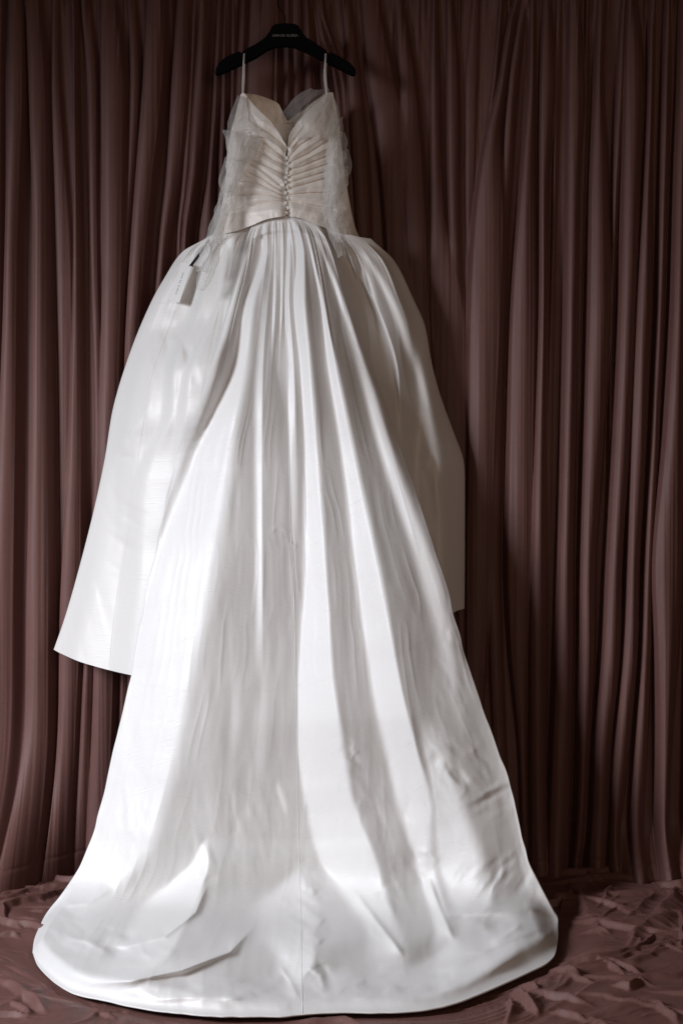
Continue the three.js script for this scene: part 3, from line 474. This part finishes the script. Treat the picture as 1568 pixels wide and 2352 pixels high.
// ------------------------------------------------------------------ hanger
const hanger = thing('coat_hanger', 'black velvet clothes hanger with small silver lettering that the dress straps hang from', 'hanger');
const hx = (cx, cy, z = 0.2) => { const p = at(464 + 0.248 * cx, 0.248 * cy, z); return p; };
{
  const out = [[650, 240], [625, 292], [580, 352], [490, 412], [400, 458], [384, 468], [372, 488], [362, 490], [350, 476], [280, 500], [210, 535], [155, 585], [127, 640], [122, 680], [130, 692], [190, 676], [380, 590], [500, 530], [600, 462], [680, 432], [770, 424], [850, 434], [950, 474], [1100, 550], [1250, 625], [1385, 694], [1412, 694], [1422, 670], [1415, 632], [1370, 582], [1240, 505], [1185, 482], [1172, 498], [1160, 494], [1150, 470], [1050, 398], [965, 345], [920, 290], [895, 240], [860, 222], [770, 214], [690, 222]];
  const sh = new THREE.Shape(out.map(([x, y]) => { const p = hx(x, y); return new THREE.Vector2(p.x, p.y); }));
  const g = new THREE.ExtrudeGeometry(sh, { depth: 0.014, bevelEnabled: true, bevelThickness: 0.004, bevelSize: 0.003, bevelOffset: -0.003, bevelSegments: 4 });
  g.translate(0, 0, 0.186);
  part('hanger_body', g, velvet, hanger);
  part('hook', tube([hx(770, 218, 0.193), hx(768, 160, 0.193), hx(752, 125, 0.193), hx(712, 70, 0.193), hx(702, 30, 0.19), hx(720, -40, 0.18), hx(780, -70, 0.17), hx(830, -30, 0.165)], 0.0018, 60, 8), blackMetal, hanger);
}
const font = await new FontLoader().loadAsync('fonts/droid/droid_sans_regular.typeface.json');
function lettering(text, width, capHeight, depth) {             // centred, spaced to the given width
  const gs = [], w = []; let total = 0;
  for (const ch of text) { const g = ch === ' ' ? null : new TextGeometry(ch, { font, size: capHeight * 1.0, depth, curveSegments: 4, bevelEnabled: false }); let a = capHeight * 0.35; if (g) { g.computeBoundingBox(); g.translate(-g.boundingBox.min.x, 0, 0); a = g.boundingBox.max.x - g.boundingBox.min.x; } gs.push(g); w.push(a); total += a; }
  const gap = (width - total) / (text.length - 1); let x = -width / 2; const out = [];
  gs.forEach((g, k) => { if (g) { g.translate(x, -capHeight / 2, 0); out.push(g); } x += w[k] + gap; });
  return mergeGeometries(out);
}
{
  const c = hx(769, 327, 0.2055), g = lettering('LEAH DA GLORIA', 58 / size(0.2), 0.0066, 0.0006);
  g.translate(c.x, c.y, 0.2042);
  part('lettering', g, silverInk, hanger);
}
// ------------------------------------------------------------------ hang tag
const tag = thing('hang_tag', 'white paper swing tag with small printed lettering hanging by a black ribbon on the skirt', 'tag');
{
  const z = 0.191, TLc = at(424.5, 605.5, z), TRc = at(449.5, 609, z + 0.02), BLc = at(380.5, 687.5, z + 0.003);
  const ex = TRc.clone().sub(TLc), w = ex.length(), ey = TLc.clone().sub(BLc), h = ey.length();
  ex.normalize(); ey.addScaledVector(ex, -ey.dot(ex)).normalize(); const ez = ex.clone().cross(ey);
  const M = new THREE.Matrix4().makeBasis(ex, ey, ez).setPosition(TRc.clone().add(BLc).multiplyScalar(0.5));
  const card = () => { const b = new THREE.BoxGeometry(w * 1.04, h, 0.0008, 1, 1, 1); return b; };
  const back = card(); back.rotateZ(-0.035); back.translate(0.002, -0.001, -0.002); back.applyMatrix4(M); part('card', back, cardMat, tag);
  const front = card(); front.applyMatrix4(M); part('card', front, cardMat, tag);
  const t = lettering('LEAH DA GLORIA', h * 0.58, 0.0046, 0.0003); t.rotateZ(-Math.PI / 2); t.translate(-0.001, -0.004, 0.0006); t.applyMatrix4(M); part('lettering', t, inkMat, tag);
  const r = (o) => tube([at(436 + o, 611, z + 0.022), at(446 + o, 598, z + 0.02), at(458 + o * 0.6, 582, z + 0.025), at(472, 563, z + 0.025), at(480, 550, z + 0.02)], 0.0022, 40, 6);
  part('ribbon', mergeGeometries([r(0), r(4)]), ribbonMat, tag);
}
// ------------------------------------------------------------------ floor and floor cloth
{
  const f = new THREE.Mesh(new THREE.BoxGeometry(5, 0.1, 4.4), new THREE.MeshStandardMaterial({ color: new THREE.Color().setRGB(0.06, 0.045, 0.04), roughness: 0.7 }));
  f.position.set(0, -0.056, 1.9); f.name = 'floor'; f.userData = { kind: 'structure' }; f.receiveShadow = f.castShadow = true; scene.add(f);
}
const fpt = (px, py) => { const z = floorZ(Math.max(py, 1990), 0); return [(px - 784) / size(z), z]; };
const rr = (a) => a.map(([x, y]) => [941 + 0.4 * x, 1818 + 0.4 * y]), ll = (a) => a.map(([x, y]) => [0.32 * x, 1818 + 0.32 * y]);
const WR = [
  [rr([[1575, 540], [1490, 650], [1400, 770], [1300, 870], [1205, 985]]), 0.045, 0.035], [rr([[1450, 560], [1330, 680], [1250, 780], [1110, 850]]), 0.02, 0.02], [rr([[1160, 575], [1130, 640], [1080, 700]]), 0.025, 0.016], [rr([[880, 480], [1020, 510], [1055, 570]]), 0.03, 0.018], [rr([[830, 690], [960, 620], [1060, 555]]), 0.02, 0.016],
  [rr([[770, 995], [900, 1085], [1000, 1180]]), 0.035, 0.017], [rr([[980, 985], [1120, 1040], [1300, 1090], [1420, 1120]]), 0.025, 0.018], [rr([[850, 960], [1050, 1020], [1200, 1090], [1330, 1185]]), 0.022, 0.017], [rr([[590, 1120], [700, 1165], [745, 1220]]), 0.03, 0.017], [rr([[570, 1140], [600, 1250], [690, 1340]]), 0.035, 0.017], [rr([[500, 1210], [560, 1300], [600, 1400]]), 0.02, 0.014], [rr([[640, 1180], [760, 1230], [900, 1255], [1120, 1310]]), 0.025, 0.014],
  [rr([[1500, 690], [1535, 850], [1580, 1010]]), 0.03, 0.02], [rr([[1410, 920], [1568, 1010]]), 0.018, 0.014], [rr([[880, 840], [1080, 850], [1180, 880]]), 0.02, 0.02], [rr([[290, 1210], [375, 1185], [395, 1260]]), 0.022, 0.014], [rr([[0, 1295], [300, 1262], [500, 1228]]), 0.014, 0.010], [rr([[700, 1290], [900, 1340], [1100, 1400]]), 0.02, 0.014], [rr([[1420, 1250], [1500, 1330], [1560, 1420]]), 0.02, 0.02], [rr([[1140, 1180], [1260, 1200], [1400, 1130]]), 0.03, 0.02], [rr([[950, 780], [1100, 700], [1300, 600]]), 0.012, 0.012], [rr([[1000, 830], [1150, 740], [1350, 640]]), 0.012, 0.012], [rr([[1100, 1050], [1300, 1130], [1568, 1200]]), 0.014, 0.012], [rr([[820, 1060], [960, 1150], [1130, 1200]]), 0.018, 0.012],
  [ll([[-20, 1010], [80, 915], [220, 850], [420, 845]]), 0.035, 0.016], [ll([[215, 795], [230, 830], [340, 835]]), 0.02, 0.012], [ll([[-30, 1100], [100, 1085], [215, 1095]]), 0.02, 0.012], [ll([[-30, 1205], [100, 1185], [200, 1165], [240, 1245]]), 0.03, 0.014], [ll([[-30, 1285], [150, 1310], [270, 1385], [370, 1480], [520, 1545]]), 0.028, 0.014], [ll([[-30, 1395], [130, 1490], [280, 1600], [360, 1680]]), 0.03, 0.018], [ll([[365, 1370], [385, 1445], [560, 1600]]), 0.022, 0.012], [ll([[550, 1470], [650, 1560], [770, 1555]]), 0.022, 0.010], [ll([[700, 1490], [790, 1580]]), 0.018, 0.010], [ll([[880, 1540], [970, 1660]]), 0.018, 0.010], [ll([[1340, 1670], [1450, 1600], [1580, 1640]]), 0.02, 0.012], [ll([[0, 1010], [60, 1000], [190, 1050]]), 0.018, 0.012], [ll([[50, 1560], [200, 1640], [260, 1720]]), 0.016, 0.012], [ll([[600, 1560], [760, 1660], [900, 1680]]), 0.014, 0.010], [ll([[230, 920], [330, 930], [420, 900]]), 0.012, 0.010], [ll([[100, 960], [240, 985], [360, 980]]), 0.012, 0.010],
].map(([p, h, w]) => [p.map(([x, y]) => fpt(x, y)), h, w]);
{
  const rw = mulberry(77);
  for (const w of WR) { w[1] *= 1.25; w[2] *= 0.62; }
  for (let k = 0; k < 130; k++) {                              // long soft folds that run on across the cloth
    let x = (rw() * 2 - 1) * 1.45, z = 0.03 + rw() * 1.6, a = (x > 0 ? 0.7 : 0.45) + 0.6 * vnoise(x * 1.5, z * 1.5, 115) + (rw() - 0.5) * 0.7; const p = [[x, z]];
    for (let q = 0; q < 16; q++) { a += 0.22 * vnoise(x * 3, z * 3, 111) + (rw() - 0.5) * 0.12; x += 0.045 * Math.cos(a); z += 0.045 * Math.sin(a); p.push([x, z]); }
    WR.push([p, 0.012 + rw() * 0.026, 0.009 + rw() * 0.010]);
  }
  for (const [x0, z0, x1, z1, h] of [[0.5, 0.05, 1.1, 0.09, 0.05], [0.55, 0.16, 0.95, 0.12, 0.035], [0.8, 0.2, 1.3, 0.1, 0.045], [1.0, 0.04, 1.5, 0.07, 0.05], [0.62, 0.26, 1.05, 0.34, 0.03], [-1.4, 0.3, -0.75, 0.1, 0.03]]) WR.push([[[x0, z0], [(x0 * 2 + x1) / 3, (z0 * 2 + z1) / 3 + 0.03], [(x0 + x1 * 2) / 3, (z0 + z1 * 2) / 3 - 0.02], [x1, z1]], h, 0.022]);
  const box = WR.map(([p, , w]) => [Math.min(...p.map((q) => q[0])) - 4 * w, Math.max(...p.map((q) => q[0])) + 4 * w, Math.min(...p.map((q) => q[1])) - 4 * w, Math.max(...p.map((q) => q[1])) + 4 * w]);
  const hemFloor = HEM.map(([, x, y]) => fpt(x, y));
  const inside = (x, z) => { let c = false; const P = [...hemFloor, [0.6, 0.35], [-0.6, 0.35]]; for (let i = 0, j = P.length - 1; i < P.length; j = i++) if ((P[i][1] > z) !== (P[j][1] > z) && x < (P[j][0] - P[i][0]) * (z - P[i][1]) / (P[j][1] - P[i][1]) + P[i][0]) c = !c; return c; };
  const NX = 860, NZ = 540, X0 = -1.6, X1 = 1.6, Z0 = -0.04, Z1 = 1.95;
  const g = grid(NX, NZ, (i, j) => {
    const x = lerp(X0, X1, i / NX), z = lerp(Z0, Z1, j / NZ);
    const wx = x + 0.035 * fbm(x * 7, z * 7, 81, 3), wz = z + 0.035 * fbm(x * 7, z * 7, 91, 3);
    let h = 0.006 + 0.012 * (0.5 + fbm(x * 3, z * 3, 85, 3));
    const turn = 0.75 + 0.7 * vnoise(x * 1.3 + 4, z * 1.1, 95) + (x < 0 ? 0.25 : 0), c = Math.cos(turn), sn = Math.sin(turn), qa = wx * c + wz * sn, qb = -wx * sn + wz * c;
    const n1 = vnoise(qa * 3.2, qb * 11, 101), n2 = vnoise(qa * 5 + 7, qb * 24 + 3 * vnoise(qa * 4, qb * 4, 5), 103), n3 = vnoise(wx * 9 - wz * 3, wz * 6, 107);
    h += 0.008 * Math.max(0, 1 - 2.6 * Math.sqrt(n1 * n1 + 0.0012)) * (0.6 + 0.4 * n3) + 0.007 * Math.max(0, 1 - 2.4 * Math.sqrt(n2 * n2 + 0.002)) * (0.6 + 0.4 * n3) + 0.008 * n3 * n3;
    let fold = 0;
    for (let k = 0; k < WR.length; k++) {
      const B = box[k]; if (wx < B[0] || wx > B[1] || wz < B[2] || wz > B[3]) continue;
      const [p, H, w] = WR[k], [d, s, f] = toLine(p, wx, wz), e = sstep(0, 0.4, f) * sstep(1, 0.6, f), ww = lerp(w * 1.7, w * 0.7, sstep(-1.2 * w, 1.2 * w, d * s)) * (0.55 + 0.45 * e);
      fold = smax(fold, H * e * Math.exp(-1.5 * (d / ww) ** 1.4), 0.0025);
    }
    h += fold;
    h = 0.055 * Math.tanh(h / 0.055);
    const hd = toLine(hemFloor, x, z)[0], inn = inside(x, z);
    h *= inn ? 0.15 : lerp(0.15, 1, sstep(0.02, 0.12, hd));
    const p = new THREE.Vector3(x, h, z); p.u = x; p.v = z; return p;
  });
  const c = new THREE.Mesh(g, drape); c.name = 'floor_cloth'; c.castShadow = c.receiveShadow = true;
  c.userData = { label: 'crumpled mauve brown cloth spread over the floor under the train of the dress', category: 'cloth' };
  scene.add(c);
}
renderer.render(scene, camera);
